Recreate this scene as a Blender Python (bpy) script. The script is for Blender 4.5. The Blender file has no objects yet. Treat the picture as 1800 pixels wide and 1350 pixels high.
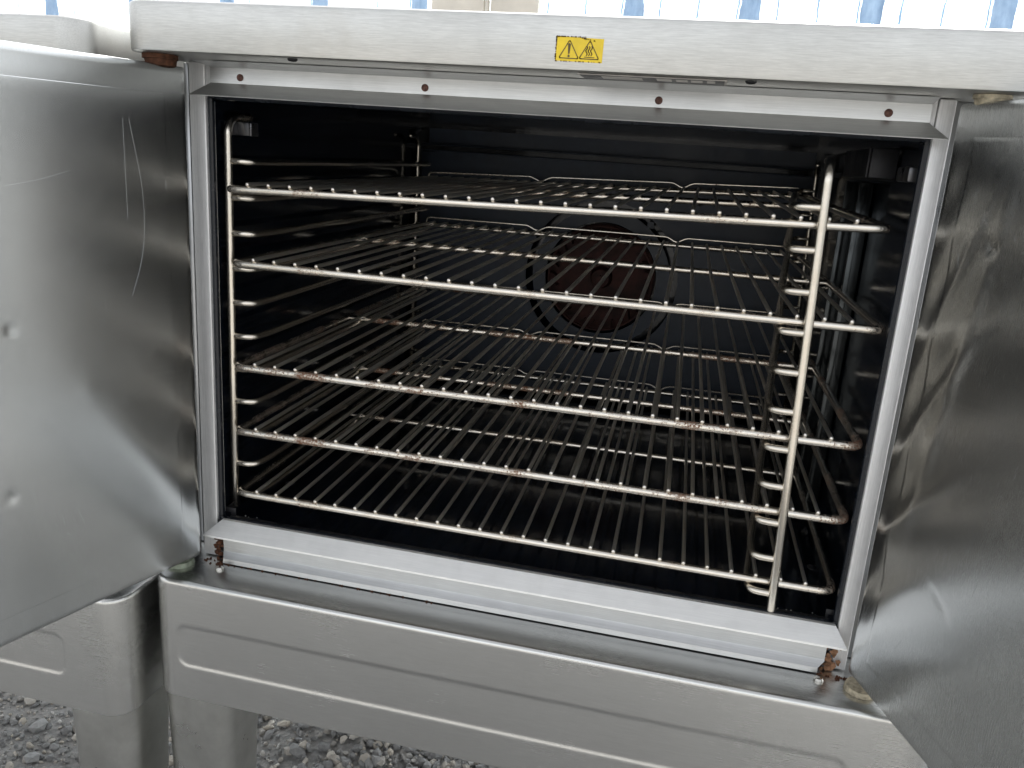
import bpy, bmesh, math, random
from mathutils import Vector, Matrix, noise
random.seed(7)
S = bpy.context.scene
COL = S.collection
R = math.radians

# ---------------------------------------------------------------- camera
cam = bpy.data.cameras.new('camera'); cam.sensor_width = 36.0; cam.lens = 29.35
cam.clip_start = 0.02; cam.clip_end = 400
co = bpy.data.objects.new('camera', cam); COL.objects.link(co)
rt = Vector((0.9714245712, 0.2276483851, 0.0671603695))
fw = Vector((-0.2026123240, 0.9427450470, -0.2649151230))
upv = Vector((-0.1236226057, 0.2437375412, 0.9619300715))
M = Matrix(((rt.x, upv.x, -fw.x), (rt.y, upv.y, -fw.y), (rt.z, upv.z, -fw.z)))
co.matrix_world = Matrix.Translation((0.545867, -0.855331, 0.466539)) @ M.to_4x4()
S.camera = co

# ---------------------------------------------------------------- light
SUN_EL, SUN_AZ = 36, 10           # azimuth clockwise from +Y: the sun stands behind the striped sheeting
w = bpy.data.worlds.new('World'); S.world = w; w.use_nodes = True
wn, wl = w.node_tree.nodes, w.node_tree.links
sky = wn.new('ShaderNodeTexSky'); sky.sky_type = 'NISHITA'; sky.sun_disc = False
sky.sun_elevation = R(SUN_EL); sky.sun_rotation = R(SUN_AZ); sky.dust_density = 4.0; sky.air_density = 1.0
hs = wn.new('ShaderNodeHueSaturation'); hs.inputs['Saturation'].default_value = 0.15
bgn = wn['Background']; bgn.inputs['Strength'].default_value = 0.15
wl.new(sky.outputs[0], hs.inputs['Color']); wl.new(hs.outputs[0], bgn.inputs['Color'])
sl = bpy.data.lights.new('sun', 'SUN'); sl.energy = 5; sl.angle = R(2); sl.color = (1, 0.985, 0.96)
so = bpy.data.objects.new('sun', sl); COL.objects.link(so)
d = Vector((math.sin(R(SUN_AZ)) * math.cos(R(SUN_EL)), math.cos(R(SUN_AZ)) * math.cos(R(SUN_EL)), math.sin(R(SUN_EL))))
so.rotation_euler = d.to_track_quat('Z', 'Y').to_euler()
S.view_settings.view_transform = 'Standard'; S.view_settings.look = 'None'
S.view_settings.gamma = 1; S.view_settings.use_curve_mapping = False
S.view_settings.exposure = 1.42

# ---------------------------------------------------------------- materials
def newmat(name):
    m = bpy.data.materials.new(name); m.use_nodes = True
    return m, m.node_tree.nodes, m.node_tree.links, m.node_tree.nodes['Principled BSDF']
def noise_n(n, l, scale, stretch=(1, 1, 1), detail=4, rough=0.55, loc=(0, 0, 0)):
    tc = n.new('ShaderNodeTexCoord'); mp = n.new('ShaderNodeMapping'); mp.inputs['Scale'].default_value = stretch
    mp.inputs['Location'].default_value = loc
    t = n.new('ShaderNodeTexNoise'); t.inputs['Scale'].default_value = scale; t.inputs['Detail'].default_value = detail
    t.inputs['Roughness'].default_value = rough
    l.new(tc.outputs['Object'], mp.inputs[0]); l.new(mp.outputs[0], t.inputs['Vector'])
    return t
def rng(n, l, src, a, b, c, dd):
    r = n.new('ShaderNodeMapRange'); l.new(src, r.inputs[0])
    for i, v in enumerate((a, b, c, dd)): r.inputs[i + 1].default_value = v
    return r.outputs[0]
def mixc(n, l, fac, a, b):
    m = n.new('ShaderNodeMix'); m.data_type = 'RGBA'
    if isinstance(fac, float): m.inputs[0].default_value = fac
    else: l.new(fac, m.inputs[0])
    for s, v in ((6, a), (7, b)):
        if isinstance(v, tuple): m.inputs[s].default_value = v + (1,)
        else: l.new(v, m.inputs[s])
    return m.outputs[2]
def steel(name, base=(.56, .55, .53), rough=.32, grain=(1, 1, 60), bump=.06, smudge=.1, stain=None, var=.06, gr=.5, spot=.35):
    m, n, l, p = newmat(name)
    g = noise_n(n, l, 22, grain, 5, .65)
    s = noise_n(n, l, 7, (1, 1, 1), 5, .6)
    f = noise_n(n, l, 45, (1, 1, 1), 3, .6, (3, 1, 2))
    a = n.new('ShaderNodeMath'); a.operation = 'ADD'
    l.new(rng(n, l, g.outputs[0], .3, .7, rough - .04 * gr, rough + .05 * gr), a.inputs[0])
    l.new(rng(n, l, s.outputs[0], .35, .7, -smudge * .5, smudge), a.inputs[1])
    l.new(a.outputs[0], p.inputs['Roughness'])
    dk = tuple(c * (1 - var * 2) for c in base); lt = tuple(min(1, c * (1 + var)) for c in base)
    c1 = mixc(n, l, rng(n, l, g.outputs[0], .35, .65, 0, 1), dk, lt)
    c2 = mixc(n, l, rng(n, l, f.outputs[0], .45, .8, 0, spot), c1, tuple(c * .8 for c in base))
    if stain:
        st = noise_n(n, l, 9, (1, 1, 1), 6, .7, (5, 5, 5))
        c2 = mixc(n, l, rng(n, l, st.outputs[0], .55, .75, 0, .6), c2, stain)
    l.new(c2, p.inputs['Base Color'])
    p.inputs['Metallic'].default_value = 1
    b = n.new('ShaderNodeBump'); b.inputs['Strength'].default_value = bump; b.inputs['Distance'].default_value = .001
    l.new(g.outputs[0], b.inputs['Height']); l.new(b.outputs[0], p.inputs['Normal'])
    return m
def plain(name, col, rough=.5, metal=0, var=.15, scale=60, spec=.5):
    m, n, l, p = newmat(name)
    t = noise_n(n, l, scale)
    l.new(mixc(n, l, rng(n, l, t.outputs[0], .3, .7, 0, 1), tuple(c * (1 - var) for c in col), tuple(min(1, c * (1 + var)) for c in col)), p.inputs['Base Color'])
    l.new(rng(n, l, t.outputs[0], .3, .7, max(.02, rough - .06), rough + .08), p.inputs['Roughness'])
    p.inputs['Metallic'].default_value = metal; p.inputs['Specular IOR Level'].default_value = spec
    return m
def enamel(name, base=(.0025, .004, .0075), rough=.08, haze=.1):
    m, n, l, p = newmat(name)
    t = noise_n(n, l, 6, (1, 1, 1), 6, .7); u = noise_n(n, l, 260, (1, 1, 1), 2, .5)
    sp = rng(n, l, u.outputs[0], .78, .84, 0, .2)
    c = mixc(n, l, rng(n, l, t.outputs[0], .45, .75, 0, 1), base, tuple(v * 2. for v in base))
    l.new(mixc(n, l, sp, c, (.05, .048, .045)), p.inputs['Base Color']); p.inputs['Specular IOR Level'].default_value = .38
    l.new(rng(n, l, t.outputs[0], .35, .7, rough, rough + haze), p.inputs['Roughness'])
    b = n.new('ShaderNodeBump'); b.inputs['Strength'].default_value = .12; b.inputs['Distance'].default_value = .002
    l.new(noise_n(n, l, 30, (1, 1, 1), 2).outputs[0], b.inputs['Height']); l.new(b.outputs[0], p.inputs['Normal'])
    return m
def chrome(name, lo, hi, base=(.74, .70, .635), rough=.23, rust=(.16, .065, .03)):
    m, n, l, p = newmat(name)
    t = noise_n(n, l, 16, (1, 1, 1), 4, .6); u = noise_n(n, l, 560, (1, 1, 1), 3, .75)
    a = n.new('ShaderNodeMath'); a.operation = 'MULTIPLY_ADD'; l.new(t.outputs[0], a.inputs[0]); a.inputs[1].default_value = .62
    x = n.new('ShaderNodeMath'); x.operation = 'MULTIPLY'; l.new(u.outputs[0], x.inputs[0]); x.inputs[1].default_value = .63
    l.new(x.outputs[0], a.inputs[2])
    f = rng(n, l, a.outputs[0], lo, hi, 0, 1)
    c = mixc(n, l, rng(n, l, t.outputs[0], .4, .65, 0, .6), base, tuple(v * k for v, k in zip(base, (.92, .86, .76))))
    l.new(mixc(n, l, f, c, rust), p.inputs['Base Color'])
    l.new(rng(n, l, f, 0, 1, rough, .75), p.inputs['Roughness'])
    l.new(rng(n, l, f, 0, 1, 1, .1), p.inputs['Metallic'])
    b = n.new('ShaderNodeBump'); b.inputs['Strength'].default_value = .25; b.inputs['Distance'].default_value = .0006
    l.new(u.outputs[0], b.inputs['Height']); l.new(b.outputs[0], p.inputs['Normal'])
    return m

M_CAP = steel('brushed steel cap', (.565, .565, .545), .37, (3, 60, 60), .003, .14, stain=(.47, .455, .42), var=.07)
M_FRAME = steel('brushed steel frame', (.86, .86, .86), .62, (60, 60, 1), .012, .06)
M_TRIM = steel('brushed steel trim', (.62, .625, .62), .34, (1, 60, 60), .012, .08)
M_TRIMB = steel('bright lower trim', (.96, .96, .945), .58, (1, 60, 60), .01, .08, var=.03)
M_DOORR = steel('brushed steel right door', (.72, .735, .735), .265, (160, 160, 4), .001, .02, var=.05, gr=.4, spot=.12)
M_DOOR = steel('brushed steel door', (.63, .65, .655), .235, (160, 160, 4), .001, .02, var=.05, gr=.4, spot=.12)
M_SKIRT = steel('brushed steel skirt', (.65, .652, .635), .26, (2, 120, 120), .001, .02, var=.05, gr=.2, spot=.08)
M_LEG = steel('dull steel leg', (.60, .60, .575), .30, (1, 1, 1), .01, .1)
M_SIDE = steel('side steel', (.45, .46, .47), .3, (60, 60, 1), .05, .08)
M_CAV = enamel('black cavity enamel')
M_BACK = enamel('black back enamel', (.020, .027, .040), .38, .14)
M_LIP = enamel('black lip enamel', (.008, .010, .014), .22, .1)
M_RACK = chrome('nickel rack wire', .71, .80)
M_RUSTY = chrome('rust flecked rack wire', .645, .72)
M_WIRE = chrome('nickel cross wire', .76, .88, (.86, .83, .775), .38)
M_GUIDE = chrome('nickel guide rod', .75, .86, (.72, .68, .61), .24)
M_RUST = plain('rust', (.085, .038, .022), .85, 0, .5, 200, .2)
M_RUSTL = plain('flaky rust', (.24, .13, .075), .85, 0, .5, 150, .2)
M_FAN = plain('rusty fan', (.048, .019, .016), .65, .2, .75, 45, .3)
M_BLK = plain('black iron', (.012, .012, .014), .45, .2)
M_BRK = plain('dark steel bracket', (.12, .12, .125), .3, .9, .2)
M_BOLT = plain('bright bolt', (.7, .68, .63), .25, 1, .1)
M_SCREW = plain('rusty screw', (.11, .05, .038), .6, .3, .6, 400)
M_BRASS = plain('pale bushing', (.42, .37, .27), .5, .3, .5, 200)
M_YEL = plain('yellow label', (.80, .58, .03), .5, 0, .08, 80)
M_INK = plain('label ink', (.10, .07, .03), .6)
M_PLATE = plain('rating plate', (.05, .05, .05), .5)
M_PTEXT = plain('plate print', (.45, .43, .40), .6)
M_WHITE = plain('white paint', (.8, .8, .78), .6)
M_CRUMB = plain('pale crumbs', (.7, .68, .62), .7)

# ---------------------------------------------------------------- object helpers
def tag(o, label=None, cat=None, group=None, kind=None):
    if label: o['label'] = label
    if cat: o['category'] = cat
    if group: o['group'] = group
    if kind: o['kind'] = kind
    return o
def empty(name, loc=(0, 0, 0)):
    o = bpy.data.objects.new(name, None); o.empty_display_size = .05; o.location = loc; COL.objects.link(o); return o
def obj(name, bm, mat, parent=None, smooth=True, ang=35):
    me = bpy.data.meshes.new(name)
    bmesh.ops.recalc_face_normals(bm, faces=bm.faces[:])
    bm.to_mesh(me); bm.free()
    me.materials.append(mat)
    if smooth:
        for p in me.polygons: p.use_smooth = True
        me.set_sharp_from_angle(angle=R(ang))
    o = bpy.data.objects.new(name, me); COL.objects.link(o)
    if parent: o.parent = parent
    return o
def BM(): return bmesh.new()
def box(bm, x0, x1, y0, y1, z0, z1, bev=0, seg=2):
    b = bmesh.new(); bmesh.ops.create_cube(b, size=1)
    for v in b.verts:
        v.co = Vector((x0 if v.co.x < 0 else x1, y0 if v.co.y < 0 else y1, z0 if v.co.z < 0 else z1))
    if bev: bmesh.ops.bevel(b, geom=b.edges[:], offset=bev, segments=seg, affect='EDGES', profile=.5)
    merge(bm, b)
def merge(bm, b, mat=None):
    if mat is not None: bmesh.ops.transform(b, matrix=mat, verts=b.verts[:])
    me = bpy.data.meshes.new('tmp'); b.to_mesh(me); b.free(); bm.from_mesh(me); bpy.data.meshes.remove(me)
def tube(bm, pts, r, seg=10, closed=False, rr=None):
    pts = [Vector(p) for p in pts]; n = len(pts); rings = []
    prev = None
    for i, p in enumerate(pts):
        if closed: t = (pts[(i + 1) % n] - pts[i - 1]).normalized()
        else: t = (pts[min(i + 1, n - 1)] - pts[max(i - 1, 0)]).normalized()
        if prev is None:
            a = Vector((0, 0, 1)) if abs(t.z) < .9 else Vector((1, 0, 0))
            u = (a - t * a.dot(t)).normalized()
        else: u = (prev - t * prev.dot(t)).normalized()
        prev = u; v = t.cross(u); q = rr[i] if rr else r
        rings.append([bm.verts.new(p + (u * math.cos(2 * math.pi * k / seg) + v * math.sin(2 * math.pi * k / seg)) * q) for k in range(seg)])
    for i in range(n if closed else n - 1):
        a, b = rings[i], rings[(i + 1) % n]
        for k in range(seg): bm.faces.new((a[k], a[(k + 1) % seg], b[(k + 1) % seg], b[k]))
    if not closed: bm.faces.new(rings[0][::-1]); bm.faces.new(rings[-1])
def rod(bm, pts, r, seg=10):
    """tube with slightly domed ends"""
    pts = [Vector(p) for p in pts]
    d0 = (pts[0] - pts[1]).normalized(); d1 = (pts[-1] - pts[-2]).normalized()
    P = [pts[0] + d0 * r * .55, pts[0] + d0 * r * .3] + pts + [pts[-1] + d1 * r * .3, pts[-1] + d1 * r * .55]
    tube(bm, P, r, seg, False, [r * .4, r * .8] + [r] * len(pts) + [r * .8, r * .4])
def fillet(pts, r, seg=5, closed=False):
    pts = [Vector(p) for p in pts]; out = []; n = len(pts)
    for i, p in enumerate(pts):
        if not closed and i in (0, n - 1): out.append(p); continue
        a, b = pts[i - 1], pts[(i + 1) % n]
        da, db = (a - p), (b - p); q = min(r, da.length * .49, db.length * .49)
        A = p + da.normalized() * q; B = p + db.normalized() * q
        for k in range(seg + 1):
            t = k / seg; out.append(A * (1 - t) ** 2 + p * 2 * t * (1 - t) + B * t * t)
    return out
def cyl(bm, c, axis, r, h, seg=24, r2=None, bev=0):
    """cylinder from c along axis, length h"""
    a = Vector(axis).normalized(); c = Vector(c); r2 = r if r2 is None else r2
    if bev: tube(bm, [c, c + a * bev * .3, c + a * (h - bev), c + a * (h - bev * .3), c + a * h], r, seg, False, [r, r, r2, r2 - bev * .3, r2 - bev])
    else: tube(bm, [c, c + a * h], r, seg, False, [r, r2])
def rrect(x0, x1, y0, y1, r, seg=8):
    out = []
    for cx, cy, a0 in ((x1 - r, y1 - r, 0), (x0 + r, y1 - r, 90), (x0 + r, y0 + r, 180), (x1 - r, y0 + r, 270)):
        for k in range(seg + 1):
            a = R(a0 + 90 * k / seg); out.append((cx + r * math.cos(a), cy + r * math.sin(a)))
    return out
def rprism(bm, x0, x1, y0, y1, r, levels, top=True, bot=True):
    """stack of rounded rectangles: levels = [(z, inset), ...]"""
    rings = []
    for z, ins in levels:
        rings.append([bm.verts.new((x, y, z)) for x, y in rrect(x0 + ins, x1 - ins, y0 + ins, y1 - ins, max(r - ins, .0005))])
    n = len(rings[0])
    for a, b in zip(rings, rings[1:]):
        for k in range(n): bm.faces.new((a[k], a[(k + 1) % n], b[(k + 1) % n], b[k]))
    if bot: bm.faces.new(rings[0][::-1])
    if top: bm.faces.new(rings[-1])
def strip(bm, prof, thick=.0015):
    """bent sheet: prof = [(y, z, x0, x1), ...]; gets a real thickness towards the back"""
    A = [(bm.verts.new((x0, y, z)), bm.verts.new((x1, y, z))) for y, z, x0, x1 in prof]
    B = [(bm.verts.new((x0, y + thick, z)), bm.verts.new((x1, y + thick, z))) for y, z, x0, x1 in prof]
    for i in range(len(prof) - 1):
        bm.faces.new((A[i][0], A[i][1], A[i + 1][1], A[i + 1][0])); bm.faces.new((B[i][0], B[i + 1][0], B[i + 1][1], B[i][1]))
        bm.faces.new((A[i][0], A[i + 1][0], B[i + 1][0], B[i][0])); bm.faces.new((A[i][1], B[i][1], B[i + 1][1], A[i + 1][1]))
    bm.faces.new((A[0][0], B[0][0], B[0][1], A[0][1])); bm.faces.new((A[-1][0], A[-1][1], B[-1][1], B[-1][0]))

# ---------------------------------------------------------------- the setting: ground, gravel, striped sheeting behind
GZ = -.80
def ground_mat():
    m, n, l, p = newmat('dusty gravel ground')
    a = noise_n(n, l, 3, (1, 1, 1), 6, .6); b = noise_n(n, l, 70, (1, 1, 1), 5, .7)
    c = mixc(n, l, rng(n, l, a.outputs[0], .35, .65, 0, 1), (.19, .188, .182), (.28, .277, .27))
    l.new(mixc(n, l, rng(n, l, b.outputs[0], .4, .7, 0, .8), c, (.38, .36, .33)), p.inputs['Base Color'])
    p.inputs['Roughness'].default_value = .95
    bp = n.new('ShaderNodeBump'); bp.inputs['Strength'].default_value = .8; bp.inputs['Distance'].default_value = .01
    l.new(b.outputs[0], bp.inputs['Height']); l.new(bp.outputs[0], p.inputs['Normal'])
    return m
bm = BM()
N = 60
xs = [-60, -20, -8] + [-2.4 + 4.4 * i / N for i in range(N + 1)] + [8, 20, 60]
ys = [-60, -20, -8, -3] + [-1 + 4.5 * i / N for i in range(N + 1)] + [8, 20, 60]
gv = [[bm.verts.new((x, y, GZ + (.012 * noise.noise(Vector((x * 2.3, y * 2.3, 0))) + .004 * noise.noise(Vector((x * 14, y * 14, 5))) if abs(x) < 3 and -2 < y < 4 else 0))) for x in xs] for y in ys]
for j in range(len(ys) - 1):
    for i in range(len(xs) - 1): bm.faces.new((gv[j][i], gv[j][i + 1], gv[j + 1][i + 1], gv[j + 1][i]))
tag(obj('ground', bm, ground_mat()), kind='structure')

def stone_mat():
    m, n, l, p = newmat('grey gravel stone')
    oi = n.new('ShaderNodeNewGeometry')
    rr = n.new('ShaderNodeValToRGB'); l.new(oi.outputs['Random Per Island'], rr.inputs[0])
    e = rr.color_ramp.elements; e[0].color = (.12, .12, .12, 1); e[1].color = (.52, .51, .49, 1); e[1].position = 1
    k = e.new(.55); k.color = (.23, .23, .225, 1); k = e.new(.85); k.color = (.44, .39, .32, 1)
    t = noise_n(n, l, 150, (1, 1, 1), 3)
    l.new(mixc(n, l, rng(n, l, t.outputs[0], .35, .7, 0, .4), rr.outputs[0], (.36, .35, .33)), p.inputs['Base Color'])
    p.inputs['Roughness'].default_value = .85
    return m
b0 = bmesh.new(); bmesh.ops.create_icosphere(b0, subdivisions=1, radius=1)
ico = [v.co.copy() for v in b0.verts]; icf = [[v.index for v in f.verts] for f in b0.faces]; b0.free()
V, F = [], []
def stones(n, x0, x1, y0, y1, r0, r1, lift=0):
    for _ in range(n):
        x, y = random.uniform(x0, x1), random.uniform(y0, y1)
        dens = noise.noise(Vector((x * 2.1, y * 2.1, 3)))
        if dens < -.2 and random.random() < .6: continue
        r = r0 + (r1 - r0) * random.random() ** 2.4
        q = Matrix.Rotation(random.uniform(0, 6.3), 3, Vector((random.gauss(0, 1), random.gauss(0, 1), random.gauss(0, 1))).normalized())
        sx = Vector((random.uniform(.75, 1.3), random.uniform(.65, 1.1), random.uniform(.45, .8)))
        base = len(V); sd = random.random() * 90
        g = GZ + .012 * noise.noise(Vector((x * 2.3, y * 2.3, 0)))
        for c in ico:
            k = 1 + .55 * noise.noise(c * 1.4 + Vector((sd, 0, 0)))
            pnt = q @ Vector((c.x * sx.x, c.y * sx.y, c.z * sx.z)) * r * k
            V.append((x + pnt.x, y + pnt.y, g + r * .35 + pnt.z + lift))
        F.extend([[base + i for i in f] for f in icf])
stones(15000, -1.5, .9, .1, 1.7, .003, .012)
stones(3600, -.45, .6, .4, 1.1, .005, .015, .003)
stones(6000, -1.2, .6, .2, 1.2, .002, .005)
stones(3000, -3.5, 2.5, -.9, 3.2, .006, .018)
me = bpy.data.meshes.new('gravel'); me.from_pydata(V, [], F); me.materials.append(stone_mat())
g = bpy.data.objects.new('gravel', me); COL.objects.link(g)
tag(g, 'loose grey crushed stone scattered over the dusty ground', kind='stuff')

def sheet_mat():
    m, n, l, p = newmat('blue and white striped sheeting')
    tc = n.new('ShaderNodeTexCoord'); sp = n.new('ShaderNodeSeparateXYZ'); l.new(tc.outputs['Object'], sp.inputs[0])
    wob = noise_n(n, l, 3, (1, 1, 1), 5, .7)
    def mth(op, a, b=None, c=None):
        k = n.new('ShaderNodeMath'); k.operation = op
        for i, v in enumerate((a, b, c)):
            if v is None: continue
            if isinstance(v, (int, float)): k.inputs[i].default_value = v
            else: l.new(v, k.inputs[i])
        return k.outputs[0]
    x = mth('MULTIPLY_ADD', wob.outputs[0], .05, sp.outputs['X'])
    def band(period, off, width):
        f = mth('FRACT', mth('DIVIDE', mth('ADD', x, off), period))
        return mth('LESS_THAN', f, width)
    wide = band(.505, 10.12 - .17 + .06, .17)
    thin = band(.168, 10.12 + .05, .045)
    t = noise_n(n, l, 12, (1, 1, .3), 6, .7)
    blue = mixc(n, l, rng(n, l, t.outputs[0], .35, .7, 0, 1), (.12, .19, .28), (.28, .36, .45))
    c = mixc(n, l, mth('MULTIPLY', thin, 1.), (.84, .89, .92), (.22, .32, .42))
    c = mixc(n, l, mth('MULTIPLY', wide, .95), c, blue)
    l.new(c, p.inputs['Base Color']); p.inputs['Roughness'].default_value = .55
    tr = n.new('ShaderNodeBsdfTranslucent'); l.new(c, tr.inputs[0])
    mx = n.new('ShaderNodeMixShader'); mx.inputs[0].default_value = .17
    l.new(p.outputs[0], mx.inputs[1]); l.new(tr.outputs[0], mx.inputs[2]); l.new(mx.outputs[0], n['Material Output'].inputs[0])
    return m
bm = BM()
nx, nz = 260, 24
rows = []
for j in range(nz + 1):
    z = GZ + .05 + 3.45 * j / nz
    rows.append([bm.verts.new((-5 + 8.5 * i / nx, 3.2 + .012 * math.sin((-5 + 8.5 * i / nx) * 37.4) + .03 * noise.noise(Vector((i * .07, z * 1.3, 1))), z)) for i in range(nx + 1)])
for j in range(nz):
    for i in range(nx): bm.faces.new((rows[j][i], rows[j][i + 1], rows[j + 1][i + 1], rows[j + 1][i]))
r = bmesh.ops.solidify(bm, geom=bm.faces[:], thickness=.002)
tag(obj('striped_sheet', bm, sheet_mat()), 'bright white plastic sheeting with blue stripes hanging behind the ovens', 'tarpaulin')
bm = BM(); box(bm, -.80, -.55, 3.08, 3.12, GZ, 1.4, .003); box(bm, -.54, -.53, 3.07, 3.11, GZ, 1.4, .002); box(bm, -.52, -.30, 3.08, 3.12, GZ, 1.4, .003)
tag(obj('wooden_board', bm, plain('cream boards', (.78, .72, .62), .7, 0, .12, 6)), 'cream board with a brown seam standing against the striped sheeting', 'board')
bm = BM(); tube(bm, [(-.37, .51, GZ + .022), (-.29, .615, GZ + .026)], .008, 4)
tag(obj('plastic_strip', bm, M_WHITE), 'thin white strip lying on the gravel beside the oven leg', 'strip')

# ---------------------------------------------------------------- oven pieces
W, H = .735, .505
XL, XR = -.052, .832                # outside of the stand and cap
def cap_bm():
    bm = BM()
    rprism(bm, -.045, .836, -.08, .93, .03, [(.541, .0022), (.5417, .0006), (.5435, 0), (.583, 0), (.586, .0008), (.5876, .003), (.588, .006)])
    return bm
def skirt_face(parent, dents=True):
    """front apron of the stand: pressed sheet with a sunk rounded oblong"""
    x0, x1, z0, z1, yf, r = XL, XR, -.207, -.052, -.07, .03
    nx, nz = 520, 90
    ex0, ex1, ez0, ez1, er = x0 + .038, .752, -.160, -.106, .013
    def sd(x, z):
        cx, cz = (ex0 + ex1) / 2, (ez0 + ez1) / 2
        qx = abs(x - cx) - (ex1 - ex0) / 2 + er; qz = abs(z - cz) - (ez1 - ez0) / 2 + er
        return math.hypot(max(qx, 0), max(qz, 0)) + min(max(qx, qz), 0) - er
    bm = BM(); rows = []
    arc = 8
    for j in range(nz + 5 + 1):
        row = []
        if j <= nz: z = z0 + (z1 - z0) * j / nz; back = 0; 
        else:
            a = R(90 * (j - nz) / 5); z = z1 + .005 * math.sin(a); back = .005 * (1 - math.cos(a))
        if j == 0: back = .0015
        # left wrap
        for side in range(3): row.append((x0 + back, [.25, .1, 0][side], z))
        for k in range(1, arc + 1):
            a = R(90 * k / arc); rb = r - back
            row.append((x0 + r - rb * math.cos(a), yf + r - rb * math.sin(a), z))
        for i in range(1, nx):
            x = x0 + r + (x1 - x0 - 2 * r) * i / nx
            s = sd(x, z); t = max(0, min(1, (.003 - s) / .006)); t = t * t * (3 - 2 * t)
            y = yf + back + .0010 * t + .0005 * noise.noise(Vector((x * 4, z * 4, 2)))
            row.append((x, y, z))
        for k in range(0, arc + 1):
            a = R(90 - 90 * k / arc); rb = r - back
            row.append((x1 - r + rb * math.cos(a), yf + r - rb * math.sin(a), z))
        for side in range(3): row.append((x1 - back, [0, .1, .25][side], z))
        rows.append([bm.verts.new(c) for c in row])
    for j in range(len(rows) - 1):
        for i in range(len(rows[0]) - 1):
            bm.faces.new((rows[j][i], rows[j][i + 1], rows[j + 1][i + 1], rows[j + 1][i]))
    top = rows[-1]; bm.faces.new(top)     # the ledge
    b = bmesh.new()
    o = obj('apron', bm, M_SKIRT, parent)
    b.free()
    return o
def leg(parent, x0, x1, y0, y1, zt=-.200):
    bm = BM()
    lv = []
    rings = []
    for z, ins in ((GZ + .03, .012), (-.45, .006), (zt, 0)):
        rings.append([bm.verts.new((x, y, z)) for x, y in rrect(x0 + ins, x1 - ins, y0 + ins, y1 - ins, .02)])
    n = len(rings[0])
    for a, b in zip(rings, rings[1:]):
        for k in range(n): bm.faces.new((a[k], a[(k + 1) % n], b[(k + 1) % n], b[k]))
    bm.faces.new(rings[0][::-1]); bm.faces.new(rings[-1])
    o = obj('leg', bm, M_LEG, parent)
    bm = BM(); cyl(bm, ((x0 + x1) / 2, (y0 + y1) / 2, GZ - .005), (0, 0, 1), .024, .035, 20)
    obj('foot', bm, M_BLK, o)

# door as a heightfield slab ------------------------------------------------
def door(parent, A, ang, side, width, z0, z1, hf, name='door', label=None, st=1.):
    D = Vector((math.cos(R(ang)), math.sin(R(ang)), 0))
    n = Vector((-D.y, D.x, 0)) * side            # inner face normal
    if side < 0: pass
    A = Vector((A[0], A[1], 0)); T = .036
    raw = hf
    def hf(u, v):                                # the folded rim keeps the edges straight
        def k(t): t = max(0, min(1, t)); return t * t * (3 - 2 * t)
        return raw(u, v) * (.12 + .88 * k(u / .03)) * k((v - z0) / .05) * k((z1 - v) / .04) * k((width - u) / .04)
    def P(u, v, h): return A + D * u + n * h + Vector((0, 0, v))
    # slab
    bm = BM(); nu, nv = 110, 140
    rows = []
    br = .004
    us = [0, .0006, .0018] + [br + (width - 2 * br) * i / nu for i in range(nu + 1)] + [width - .0018, width - .0006, width]
    vs = [z0, z0 + .0006, z0 + .0018] + [z0 + br + (z1 - z0 - 2 * br) * i / nv for i in range(nv + 1)] + [z1 - .0018, z1 - .0006, z1]
    def edge(t, a, b):
        k = min(t - a, b - t)
        return 0 if k >= br else -(br - math.sqrt(max(0, br * br - (br - k) ** 2)))
    for v in vs: rows.append([bm.verts.new(P(u, v, hf(u, v) + edge(u, 0, width) + edge(v, z0, z1))) for u in us])
    for j in range(len(vs) - 1):
        for i in range(len(us) - 1): bm.faces.new((rows[j][i], rows[j][i + 1], rows[j + 1][i + 1], rows[j + 1][i]))
    c = [bm.verts.new(P(u, v, -T)) for u, v in ((0, z0), (width, z0), (width, z1), (0, z1))]
    bm.faces.new(c[::-1])
    bm.faces.new(rows[0] + [c[1], c[0]]); bm.faces.new(rows[-1][::-1] + [c[3], c[2]])
    bm.faces.new([r_[0] for r_ in rows][::-1] + [c[0], c[3]]); bm.faces.new([r_[-1] for r_ in rows] + [c[2], c[1]])
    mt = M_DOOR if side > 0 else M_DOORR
    d = obj(name, bm, mt, parent)
    if label: d['label'] = label
    # raised inner panel following the same dented surface
    bm = BM(); ins = .028; rows = []
    us = [ins, ins + .0004] + [ins + .001 + (width - 2 * ins - .002) * i / nu for i in range(nu + 1)] + [width - ins - .0004, width - ins]
    vs = [z0 + ins, z0 + ins + .0004] + [z0 + ins + .001 + (z1 - z0 - 2 * ins - .002) * i / nv for i in range(nv + 1)] + [z1 - ins - .0004, z1 - ins]
    for v in vs:
        row = []
        for u in us:
            k = min(u - ins, width - ins - u, v - z0 - ins, z1 - ins - v)
            row.append(bm.verts.new(P(u, v, hf(u, v) + (-.0004 if k < .0001 else .00025 * st if k < .0006 else .0004 * st))))
        rows.append(row)
    for j in range(len(vs) - 1):
        for i in range(len(us) - 1): bm.faces.new((rows[j][i], rows[j][i + 1], rows[j + 1][i + 1], rows[j + 1][i]))
    obj('inner_panel', bm, mt, d, ang=60)
    # handle on the outside
    bm = BM()
    tube(bm, fillet([P(width - .05, .14, -T), P(width - .05, .14, -T - .045), P(width - .05, .38, -T - .045), P(width - .05, .38, -T)], .015), .008, 12)
    obj('handle', bm, M_BOLT, d)
    return d, P

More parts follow.
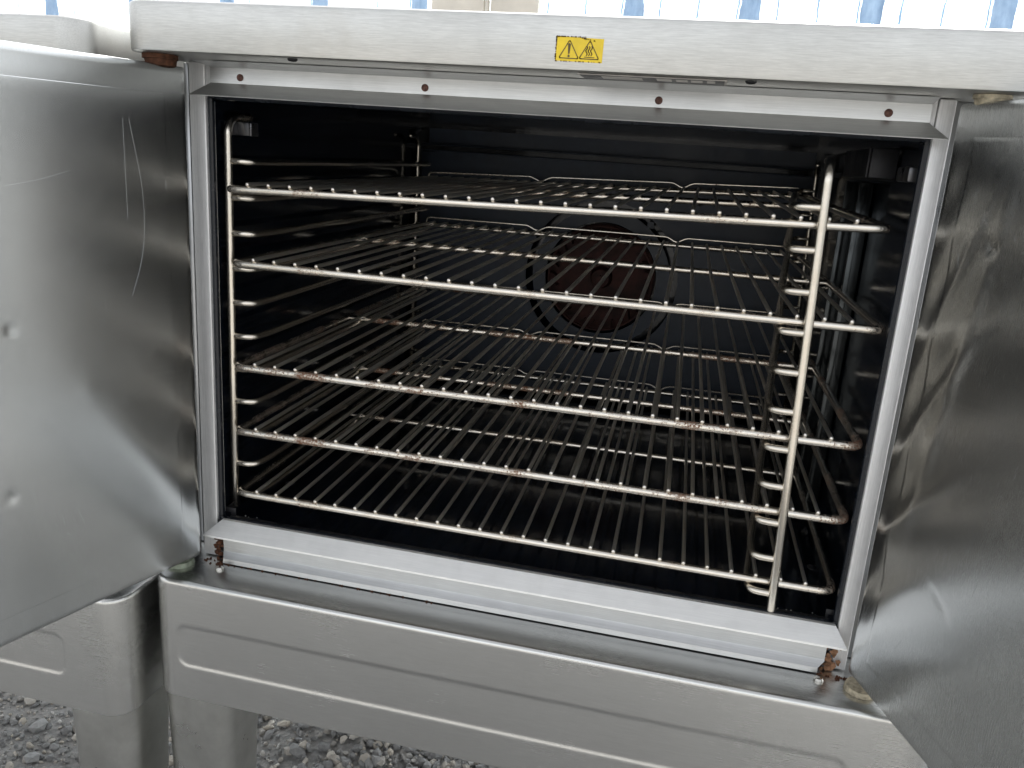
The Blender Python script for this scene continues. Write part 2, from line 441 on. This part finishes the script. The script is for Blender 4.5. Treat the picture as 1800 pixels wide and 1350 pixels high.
def gs(u, v, cu, cv, s, a, s2=None):
    s2 = s2 or s
    return a * math.exp(-((u - cu) / s) ** 2 - ((v - cv) / s2) ** 2)
def hf_left(u, v):
    h = .0020 * noise.noise(Vector((u * 3.1, v * 2.2, 4)))
    h += .0006 * math.exp(-u / .035) * math.sin(2 * math.pi * (v + .6 * u) / .13 + 1)
    s = (v - .00) - 1.5 * u                      # soft diagonal crease rising from the lower hinge corner
    h += .0017 * math.exp(-(s / .05) ** 2) * math.exp(-((u - .03) / .09) ** 2)
    s = (v + .02) - .75 * u
    h += .0010 * math.exp(-(s / .03) ** 2) * math.exp(-((u - .06) / .06) ** 2)
    h += gs(u, v, .207, .281, .005, -.0008) + gs(u, v, .22, .12, .005, -.0007) + gs(u, v, .135, .21, .010, .0002)
    return h
def hf_right(u, v):
    h = .0014 * noise.noise(Vector((u * 3.3, v * 2.1, 9)))
    ph = v - .9 * u + 2.2 * u * u
    h += .0017 * (.35 + .65 * min(1, u / .02)) * math.exp(-u / .05) * math.sin(2 * math.pi * ph / .098 + .6) * (1 + .4 * noise.noise(Vector((u * 8, v * 6, 3))))
    for k, (v0, sl_, am) in enumerate(((.04, 1.2, .0007), (.11, 1.5, .0009), (.19, 2.1, .0007), (.27, 3.0, .0005))):
        q = v - v0 - sl_ * u + 3.5 * u * u          # creases fanning up from the hinge edge
        h += 1.5 * am * math.exp(-(q / .016) ** 2) * math.exp(-((u - .055) / .045) ** 2)
    c = .082 - .13 * max(0, .42 - v) + .12 * max(0, v - .42)      # long ridge arching down from the dent
    h += .0009 * math.exp(-((u - c) / .009) ** 2) * max(0, min(1, (v - .12) / .12)) * max(0, min(1, (.51 - v) / .06))
    h += gs(u, v, .079, .419, .006, -.0024)
    q = (u - .112) * .5 + (v - .118) * .86; q2 = (u - .112) * .86 - (v - .118) * .5
    h += -.0012 * math.exp(-(q / .003) ** 2 - (q2 / .014) ** 2)
    s = (v + .01) - .55 * u
    h += .0010 * math.exp(-(s / .02) ** 2) * math.exp(-((u - .1) / .09) ** 2)
    s = v - .13 - .25 * u                            # broad bulge that catches the light low down
    h += .0030 * math.exp(-(s / .06) ** 2)
    return h

def screw(parent, c, axis, r, mat, name='screw', h=.0022):
    bm = BM(); a = Vector(axis).normalized(); c = Vector(c)
    tube(bm, [c - a * .001, c + a * h * .45, c + a * h * .85, c + a * h], r, 20, False, [r, r, r * .75, r * .3])
    return obj(name, bm, mat, parent)

def oven(off, full=True):
    T = empty('convection_oven')
    obj('top_cap', cap_bm(), M_CAP, T)
    skirt_face(T)
    for x0, x1 in ((-.050, .044), (.736, .830)):
        for y0, y1 in ((-.060, .032), (.70, .792)): leg(T, x0, x1, y0, y1)
    # outer body: side, back and the front columns outside the door frame
    bm = BM()
    box(bm, -.046, -.040, .030, .90, -.046, .5405, .001); box(bm, .822, .828, .030, .90, -.046, .5405, .001)
    box(bm, -.0395, .8215, .894, .90, -.046, .5405)
    box(bm, -.0395, -.0212, .030, .034, -.046, .5405, .0005); box(bm, .7512, .8215, .030, .034, -.046, .5405, .0005)
    obj('body', bm, M_SIDE, T)
    # stiles
    for x0, x1 in ((-.020, -.0005), (W + .0005, .7505)):
        bm = BM(); box(bm, x0, x1, 0, .02, -.0455, .5400, .0016, 3); obj('stile', bm, M_FRAME, T)
    if not full:
        bm = BM(); box(bm, -.020, .366, -.045, -.006, -.030, .532, .004); o = obj('door', bm, M_DOOR, T)
        bm = BM(); box(bm, .369, .7505, -.045, -.006, -.030, .532, .004); o = obj('door', bm, M_DOOR, T)
        T.location = off
        return T
    # top trim: three folds with a flared lip
    bm = BM()
    strip(bm, [(-.0150, .5402, -.0095, .7332), (-.0030, .5352, .0080, .7300), (-.0022, .5348, .0080, .7300), (-.0028, .5190, .0080, .7300),
               (-.0040, .5180, .0078, .7303), (-.0215, .5050, -.0065, .7445), (-.0212, .5043, -.0062, .7442)], .0014)
    tt = obj('top_trim', bm, M_TRIM, T, ang=25)
    for x in (.0436, .2510, .4868, .6940): screw(tt, (x, -.0024, .5254), (0, -1, 0), .0037, M_SCREW)
    bm = BM(); box(bm, .0002, W - .0002, .0006, .003, .5065, .5398, .0004); obj('header_plate', bm, M_FRAME, T)
    # bottom trim
    bm = BM()
    strip(bm, [(.0025, .0058, .0068, .7328), (-.0005, .0056, .0066, .733), (-.0185, -.0090, -.0085, .7440), (-.0188, -.0112, -.0085, .7445), (-.0182, -.0116, -.008, .744)], .0014)
    bt = obj('bottom_trim', bm, M_TRIMB, T, ang=25)
    bm = BM()
    strip(bm, [(-.0060, -.0095, .0110, .7270), (-.0060, -.0330, .0115, .7268), (-.0070, -.0345, .0115, .7268), (-.0135, -.0400, .0150, .7200), (-.0145, -.0455, .0150, .7200)], .0014)
    obj('trim_flange', bm, M_TRIM, bt, ang=25)
    bm = BM(); box(bm, -.0005, .7355, .0005, .02, -.0455, .0035); obj('sill', bm, M_BRK, T)
    # rust at the corners of the bottom trim
    for cx, s in ((.003, 1), (.734, -1)):
        bm = BM()
        for k in range(28):
            b = bmesh.new(); bmesh.ops.create_icosphere(b, subdivisions=2, radius=1)
            rr = random.uniform(.0012, .0034)
            for v in b.verts: v.co = v.co * (1 + .6 * noise.noise(v.co * 1.7 + Vector((k * 3.1, cx, 0)))) * rr
            for v in b.verts: v.co.y *= .5
            t = random.random()
            merge(bm, b, Matrix.Translation((cx + s * (random.gauss(0, .0055) + .004 * t), -.002 - .004 * random.random(), -.012 - .034 * t)))
        obj('rust_scale', bm, M_RUSTL if s < 0 else M_RUST, T)
    bm = BM()
    for k in range(80):
        b = bmesh.new(); bmesh.ops.create_icosphere(b, subdivisions=1, radius=1); rr = random.uniform(.0006, .0018)
        for v in b.verts: v.co = v.co * (1 + .6 * noise.noise(v.co * 1.7 + Vector((k, 1, 0)))) * rr
        t = random.random() ** 1.6
        merge(bm, b, Matrix.Translation((-.012 + .3 * t if k % 3 else .72 + .04 * random.random(), -.014 + random.gauss(0, .004) * (1 if t < .12 else .3), -.0465)))
    obj('rust_flakes', bm, M_RUST, T)['kind'] = 'stuff'
    # ledge bolts
    for x, y in ((.0187, -.028), (.7203, -.026)): screw(T, (x, y, -.047), (0, 0, 1), .0052, M_BOLT, 'bolt', .0042)
    # bolts under the cap
    for x in (.137, .568): screw(T, (x, -.0655, .5412), (0, 0, -1), .0048, M_BLK, 'bolt', .003)
    # rating plate under the cap
    bm = BM(); box(bm, .417, .548, -.068, -.028, .5396, .5405, .0003); pl = obj('rating_plate', bm, M_PTEXT, T)
    bm = BM(); box(bm, .419, .546, -.066, -.030, .5391, .5398); obj('plate_field', bm, M_PLATE, pl)
    bm = BM()
    box(bm, .438, .474, -.0645, -.046, .5386, .5392)
    for k, (a, b_) in enumerate(((.487, .500), (.503, .514), (.517, .527), (.530, .538))):
        for q in range(3): box(bm, a + .001 * (k % 2), b_, -.065 + q * .006, -.0622 + q * .006, .5386, .5392)
    obj('plate_print', bm, M_PTEXT, pl)
    # warning label on the cap
    yl = -.0803
    bm = BM()
    pts = [(.3905, .5488), (.4322, .5482), (.4325, .5680), (.3912, .5690)]
    va = [bm.verts.new((x, yl, z)) for x, z in pts]; vb = [bm.verts.new((x, yl + .0004, z)) for x, z in pts]
    bm.faces.new(va); bm.faces.new(vb[::-1])
    for k in range(4): bm.faces.new((va[k], vb[k], vb[(k + 1) % 4], va[(k + 1) % 4]))
    lb = obj('warning_label', bm, M_YEL, T, False)
    def ink(name, polys, closed, wid, dy=.0004):
        bm = BM()
        for pl_ in polys:
            n_ = len(pl_)
            for i in range(n_ if closed else n_ - 1):
                a, b_ = Vector(pl_[i]), Vector(pl_[(i + 1) % n_]); t = (b_ - a).normalized() * wid * .5; nn = Vector((-t.y, t.x))
                q = [a - t + nn, b_ + t + nn, b_ + t - nn, a - t - nn]
                bm.faces.new([bm.verts.new((c.x, yl - dy, c.y)) for c in q])
        return obj(name, bm, M_INK, lb, False)
    for cx in (.4025, .4205):
        tri = fillet([(cx - .0088, .5512, 0), (cx + .0088, .5510, 0), (cx, .5662, 0)], .0018, 4, True)
        ink('triangle_outline', [[(p.x, p.y) for p in tri]], True, .00075)
    bm = BM()
    bm.faces.new([bm.verts.new((x, yl - .0004, z)) for x, z in ((.4018, .5548), (.4030, .5548), (.4037, .5630), (.4024, .5637), (.4012, .5630))])
    bm.faces.new([bm.verts.new((.4024 + .0010 * math.cos(a), yl - .0004, .5530 + .0010 * math.sin(a))) for a in [k * math.pi / 6 for k in range(12)]])
    obj('exclamation_mark', bm, M_INK, lb, False)
    wav = []
    for q in range(3): wav.append([(.4180 + q * .0021 + .0007 * math.sin(t * 1.3), .5540 + t * .00105) for t in range(8)])
    ink('heat_waves', wav, False, .0008)
    ink('heat_bar', [[(.4165, .5526), (.4250, .5524)]], False, .0006)
    bm = BM()                                    # rusted rim of the label
    for k in range(170):
        t = random.random(); e = random.random()
        if e < .42: x, z = .3908 + .026 * t * t, .5689
        elif e < .78: x, z = .3906, .5500 + .019 * t
        elif e < .9: x, z = .3906 + .042 * t, .5486
        else: x, z = .412 + .013 * t, .5684 - .0025 * t
        s = random.uniform(.0002, .0007)
        bm.faces.new([bm.verts.new((x + s * random.uniform(.6, 1.4) * math.cos(a) + random.gauss(0, .0001), yl - .0006, z + s * math.sin(a))) for a in (.3, 1.7, 2.9, 4.1, 5.3)])
    obj('label_rust', bm, M_RUST, lb, False)

    lb.location.x = .0072; lb.scale.x = 1.0
    # cavity: five enamelled walls, a rolled lip
    bm = BM()
    SH = -.018
    f0, f1 = .004, .80
    L0, L1, R0, R1, B, Tp = -.004, -.026, .739, .742, -.004, .512
    def quad(a, b_, c, d_): bm.faces.new([bm.verts.new(p) for p in (a, b_, c, d_)])
    quad((L0, f0, B), (R0, f0, B), (R1, f1, B), (L1, f1, B)); quad((L0, f0, Tp), (L1, f1, Tp), (R1, f1, Tp), (R0, f0, Tp))
    quad((L0, f0, B), (L1, f1, B), (L1, f1, Tp), (L0, f0, Tp)); quad((R0, f0, B), (R0, f0, Tp), (R1, f1, Tp), (R1, f1, B))
    quad((L1, f1, B), (R1, f1, B), (R1, f1, Tp), (L1, f1, Tp))
    bmesh.ops.remove_doubles(bm, verts=bm.verts[:], dist=1e-5)
    bmesh.ops.bevel(bm, geom=[e for e in bm.edges if len(e.link_faces) == 2], offset=.012, segments=4, affect='EDGES')
    cv = obj('cavity', bm, M_CAV, T)
    for x in (.006, .7150): screw(cv, (x + .012, .155, -.004), (0, 0, 1), .0068, M_BRK, 'rivet', .002)
    bm = BM()
    tube(bm, fillet([(.0005, .0085, .0022), (.7345, .0085, .0022), (.7345, .0085, .506), (.0005, .0085, .506)], .006, 4, True), .0042, 10, True)
    obj('cavity_lip', bm, M_LIP, T)
    # baffle in front of the rear wall, with the round fan inlet
    cxf, czf, yb = .358, .2455, .762
    bm = BM()
    seg = 96; r1 = .148
    def ringpts(r, y): return [bm.verts.new((cxf + r * math.cos(2 * math.pi * k / seg), y, czf + r * math.sin(2 * math.pi * k / seg))) for k in range(seg)]
    a = ringpts(r1, yb); a2 = ringpts(r1, yb + .004); 
    ox0, ox1, oz0, oz1 = -.014, .732, .004, .462
    outer = []
    for k in range(seg):
        t = 2 * math.pi * k / seg; dx, dz = math.cos(t), math.sin(t)
        sc = min(((ox1 - cxf) / dx if dx > 1e-6 else (ox0 - cxf) / dx if dx < -1e-6 else 9), ((oz1 - czf) / dz if dz > 1e-6 else (oz0 - czf) / dz if dz < -1e-6 else 9))
        outer.append(bm.verts.new((cxf + dx * sc, yb, czf + dz * sc)))
    for k in range(seg):
        j = (k + 1) % seg
        bm.faces.new((a[k], a[j], outer[j], outer[k])); bm.faces.new((a[k], a2[k], a2[j], a[j]))
    box(bm, ox0, ox1, yb - .006, yb + .004, .462, .4645, .0008); box(bm, ox0, ox1, yb - .004, yb + .02, .474, .4765, .0008)
    box(bm, ox0 + .01, ox1 - .01, .772, .776, .477, .505)
    bf = obj('baffle', bm, M_BACK, T)
    for x, z in ((.19, .40), (.53, .40), (.19, .09), (.53, .09)): screw(bf, (x, yb, z), (0, -1, 0), .004, M_BLK)
    bm = BM()
    for ra, rb_, y in ((.133, .108, .760),):
        A_ = ringpts(ra, y); B_ = ringpts(rb_, y); C_ = ringpts(ra, y + .006); D_ = ringpts(rb_, y + .006)
        for k in range(seg):
            j = (k + 1) % seg
            bm.faces.new((A_[k], A_[j], B_[j], B_[k])); bm.faces.new((A_[k], C_[k], C_[j], A_[j])); bm.faces.new((B_[k], B_[j], D_[j], D_[k]))
    for t in (52,): box(bm, cxf + .139 * math.cos(R(t)) - .006, cxf + .139 * math.cos(R(t)) + .006, .7625, .765, czf + .139 * math.sin(R(t)) - .006, czf + .139 * math.sin(R(t)) + .006)
    obj('fan_ring', bm, M_BACK, T)
    bm = BM(); cyl(bm, (cxf, .788, czf), (0, -1, 0), .104, .004, 64)
    fan = obj('fan_wheel', bm, M_FAN, T)
    bm = BM(); cyl(bm, (cxf, .784, czf), (0, -1, 0), .022, .022, 24, .018, .002); cyl(bm, (cxf, .762, czf), (0, -1, 0), .007, .008, 6); obj('hub', bm, M_FAN, fan)
    bm = BM()
    tube(bm, [(cxf + .100 * math.cos(2 * math.pi * k / 64), .757, czf + .100 * math.sin(2 * math.pi * k / 64)) for k in range(64)], .0026, 6, True)
    obj('rim', bm, M_FAN, fan)
    bl = None
    for k in range(30):
        if bl is None:
            bm = BM(); box(bm, .084, .101, -.0008, .0008, -.013, .013)
            bl = obj('blade', bm, M_FAN, fan, False); c = bl
        else:
            c = bl.copy(); COL.objects.link(c); c.parent = fan
        t = 2 * math.pi * k / 30
        c.matrix_local = Matrix.Translation((cxf, .771, czf)) @ Matrix.Rotation(-t, 4, 'Y') @ Matrix.Translation((.0925, 0, 0)) @ Matrix.Rotation(.5, 4, 'Y') @ Matrix.Rotation(math.pi / 2, 4, 'X') @ Matrix.Translation((-.0925, 0, 0))
    # ---- rack guides
    def guide(base, ang, sgn, y0, y1, ztop, zbot, lean, label):
        """base: front post foot; frame bent at the rungs; sgn = side the rungs bulge to"""
        g_ = empty('rack_guide'); g_.parent = T; g_['label'] = label
        bm = BM()
        pth = [(0, 0, zbot), (0, 0, .2), (0, 0, ztop - .012), (0, .012, ztop), (0, .05, ztop + .001)]
        rod(bm, fillet(pth, .011, 6), .0048, 14); p_ = obj('post', bm, M_GUIDE, g_)
        bm = BM(); dep = y1 - y0
        rod(bm, fillet([(0, dep, zbot + .01), (0, dep, ztop - .012), (0, dep - .012, ztop), (0, dep - .05, ztop + .001)], .011, 6), .0042, 12); obj('post', bm, M_GUIDE, g_)
        first = None
        for k in range(11):
            z = .0275 + .0410 * k
            if first is None:
                bm = BM()
                rod(bm, fillet([(0, .001, 0), (sgn * .026, .001, 0), (sgn * .030, .035, 0), (sgn * .030, dep - .035, 0), (sgn * .026, dep - .001, 0), (0, dep - .001, 0)], .012, 6), .0040, 12)
                first = obj('rung', bm, M_GUIDE, g_); c_ = first
            else:
                c_ = first.copy(); COL.objects.link(c_); c_.parent = g_
            c_.location = (0, 0, z)
        g_.matrix_local = Matrix.Translation(base) @ Matrix.Rotation(lean, 4, 'Y') @ Matrix.Rotation(ang, 4, 'Z')
        return g_
    guide((.0045, .035, 0), .020, 1, .035, .725, .486, .010, 0, None or 'wire rack guide standing upright against the left cavity wall')
    guide((.6657, .0045, 0), -.095, -1, .0045, .72, .480, .0093, -.0285, 'loose wire rack guide with its front post swung inwards')
    # clips that hold the guides
    for x, s in ((.0, 1), (.739, -1)):
        bm = BM()
        if s > 0:
            box(bm, .004, .026, .050, .053, .466, .481, .0008); box(bm, .024, .028, .046, .062, .466, .481, .001); box(bm, -.003, .008, .04, .056, .466, .481, .001)
        else:
            tube(bm, [(.7375, .035, .473), (.7375, .12, .473)], .001, 4)
            box(bm, .728, .7385, .036, .058, .466, .481, .002); box(bm, .730, .7385, .062, .10, .466, .4805, .002)
        obj('guide_clip', bm, M_BRK, T)
        bm = BM()
        xa = .0005 if s > 0 else .724
        box(bm, xa, xa + .014, .018, .0195, -.002, .014, .0008); box(bm, xa + (0 if s > 0 else .012), xa + (.002 if s > 0 else .014), .0195, .034, -.002, .014, .0006)
        obj('floor_clip', bm, M_BLK, T)
    # channel and bracket on the right wall
    bm = BM(); box(bm, .722, .7385, .262, .268, .04, .462, .001); box(bm, .722, .7385, .372, .378, .04, .462, .001); box(bm, .7355, .7385, .268, .372, .04, .462)
    obj('wall_channel', bm, plain('glossy dark channel', (.055, .06, .062), .14, .85, .1, 20), T)
    bm = BM(); box(bm, .708, .711, .15, .32, .468, .499, .001); box(bm, .7105, .738, .145, .150, .468, .499, .001); box(bm, .7105, .738, .318, .322, .468, .492, .001)
    obj('wall_bracket', bm, plain('black bracket', (.03, .03, .034), .4, .5, .3), T)
    # hinges
    bm = BM(); cyl(bm, (-.020, -.048, .5405), (0, 0, -1), .0175, .0045, 32); cyl(bm, (-.0195, -.048, .5358), (0, 0, -1), .0158, .0062, 32, .0150, .0015)
    obj('hinge_bushing', bm, M_RUST, T)['label'] = 'rusty brown hinge bushing'
    bm = BM(); cyl(bm, (.7650, -.048, .5405), (0, 0, -1), .0150, .0030, 32); cyl(bm, (.7650, -.048, .5377), (0, 0, -1), .0135, .0060, 32, .0128, .0015)
    obj('hinge_bushing', bm, M_BRASS, T)['label'] = 'pale stained hinge bushing'
    for x, m in ((-.034, plain('green washer', (.30, .34, .26), .5, .3, .4, 120)), (.762, M_BRASS)):
        bm = BM(); cyl(bm, (x, -.030, -.0468), (0, 0, 1), .017, .006, 32, .016, .001); obj('hinge_washer', bm, m, T)
    dl, PL = door(T, (-.0030, -.030), -106, 1, .385, -.0300, .5310, hf_left, st=.12, label='left oven door swung open with a dented brushed inner face')
    dr, PR = door(T, (.7450, -.030), -70, -1, .385, -.0280, .5345, hf_right, label='right oven door swung open with a rippled brushed inner face')
    # scratches
    def scratch(P, hf, dr_, pts, r=.00010):
        bm = BM(); pts = fillet([(u, v, 0) for u, v in pts], .08, 8)
        out = []
        for a, b_ in zip(pts, pts[1:]):
            for k in range(6): q = a.lerp(b_, k / 6); out.append(P(q.x, q.y, hf(q.x, q.y) + (.00036 if P is PR else .00012)))
        tube(bm, out, r, 4); obj('scratch', bm, M_SIDE, dr_)
    scratch(PL, hf_left, dl, [(.079, .475), (.079, .43), (.079, .372)])
    scratch(PL, hf_left, dl, [(.072, .475), (.058, .40), (.062, .34), (.080, .295)])
    scratch(PL, hf_left, dl, [(.20, .41), (.17, .415), (.135, .425)], .00008)
    scratch(PL, hf_left, dl, [(.145, .37), (.139, .362)])
    scratch(PL, hf_left, dl, [(.031, .415), (.031, .405)])
    scratch(PR, hf_right, dr, [(.052, .505), (.054, .5), (.062, .5)])
    scratch(PR, hf_right, dr, [(.066, .5), (.09, .5)], .00008)
    scratch(PR, hf_right, dr, [(.060, .40), (.061, .365)], .00008)
    for P_, hf_, dd_, st_ in ((PL, hf_left, dl, .12), (PR, hf_right, dr, 1.)):
        bm = BM()
        for k in range(46):
            u, v = random.uniform(.035, .33), random.uniform(.02, .49); a = random.gauss(1.5, .5); ln = random.uniform(.002, .016)
            q = [(u + math.cos(a) * ln * t, v + math.sin(a) * ln * t) for t in (0, .35, .7, 1)]
            def fd(t):
                t = max(0, min(1, t)); return t * t * (3 - 2 * t)
            tube(bm, [P_(x, y, hf_(x, y) * fd((y + .029) / .05) * fd((.532 - y) / .04) + .0004 * st_ + .00003) for x, y in q], random.uniform(.00004, .00009), 4)
        obj('scuff_marks', bm, M_SIDE, dd_)['kind'] = 'stuff'
    T.location = off
    return T

ov = oven((0, 0, 0))
tag(ov, 'open commercial convection oven with both doors swung wide and wire racks inside', 'oven', 'steel convection ovens side by side')
nb = oven((-.898, -.035, -.022), False)
tag(nb, 'neighbouring closed steel oven partly hidden behind the left door', 'oven', 'steel convection ovens side by side')

# ---------------------------------------------------------------- racks
def rack(c4, mat, label, seed, front=.0, rust=None):
    """c4: corner centres FL, FR, BL, BR of the frame; every point is interpolated between them"""
    FL, FR, BL, BR = [Vector(c) for c in c4]
    def P(u, v, h=0):
        a = FL.lerp(FR, u); b = BL.lerp(BR, u); p = a.lerp(b, v); p.z += h; return p
    T = empty('oven_rack', FL); T['label'] = label
    inv = Matrix.Translation(-FL)
    rf, rw = .0046, .0023
    def add(name, bm, m):
        bmesh.ops.transform(bm, matrix=inv, verts=bm.verts[:]); return obj(name, bm, m, T)
    bm = BM(); tube(bm, [p for p in fillet([P(0, 0), P(1, 0), P(1, 1), P(0, 1)], .016, 7, True)], rf, 14, True); add('frame', bm, rust or mat)
    bm = BM(); tube(bm, [P(.004, .486), P(.996, .486)], rf * .95, 12); add('crossbar', bm, rust or mat)
    lift = rf + rw - .0006
    for k in range(26):
        u = (.0274 + .6522 * k / 25) / .7095
        bm = BM(); j = random.gauss(0, .0006)
        rod(bm, [P(u, -.0035, lift), P(u + j, .3, lift), P(u + j, .6, lift - .0003), P(u, 1.003, lift)], rw, 8)
        add('wire', bm, M_WIRE)
    q = .0145
    pts = [P(-.012, .975, -.004), P(.008, .985, -.004), P(.014, 1.0, .002), P(.016, 1.0, q), P(.30, 1.0, q), P(.327, 1.0, rf + .0005), P(.354, 1.0, q),
           P(.672, 1.0, q), P(.697, 1.0, rf + .0005), P(.722, 1.0, q), P(.984, 1.0, q), P(.986, 1.0, .002), P(.992, .985, -.004), P(1.008, .975, -.004)]
    bm = BM(); rod(bm, fillet([p + Vector((0, .001, 0)) for p in pts], .006, 3), .0017, 8); add('stop_wire', bm, mat)
    tag(T, None, 'oven rack', 'wire racks in the oven')
    return T
z0, dz, yf, yr = .0362, .0410, .0170, .7420
def corners(k, fl=0, fr=0, bl=0, br=0, xs=0, xo=0):
    z = z0 + k * dz
    return ((.0182 + xo, yf, z + fl), (.7278 + xo, yf, z + fr), (-.0035 + xs, yr, z + bl), (.7130 + xs, yr, z + br))
rack(((.0125, .017, .4069), (.7160, .017, .4214), (-.003, .742, .4070), (.712, .742, .4285)), M_RACK, 'topmost wire rack, tilted up slightly at its right end', 1)
rack(corners(7, 0, 0, -.0020, .0010), M_RACK, 'second wire rack from the top, in front of the fan', 2)
rack(corners(4, -.0010, .0010, -.004, .002), M_RACK, 'middle wire rack, rustiest along its front bar', 3, rust=M_RUSTY)
rack(corners(2, 0, 0, -.003, .002), M_RACK, 'fourth wire rack from the top, just above the lowest one', 4, rust=chrome('lightly rusted rack wire', .65, .73))
rack(corners(0, .0005, -.001, -.001, .003), M_RACK, 'lowest wire rack, just above the black oven floor', 5)

# crumbs on the oven floor
bm = BM()
for k in range(60):
    left = k < 34
    x = (.012 + abs(random.gauss(0, .012))) if left else (.66 + random.random() * .06)
    y = .012 + random.random() * .025
    b = bmesh.new(); bmesh.ops.create_icosphere(b, subdivisions=1, radius=random.uniform(.0003, .0011))
    merge(bm, b, Matrix.Translation((x, y, -.0035)))
tag(obj('crumbs', bm, M_CRUMB), 'pale crumbs on the black oven floor', kind='stuff')
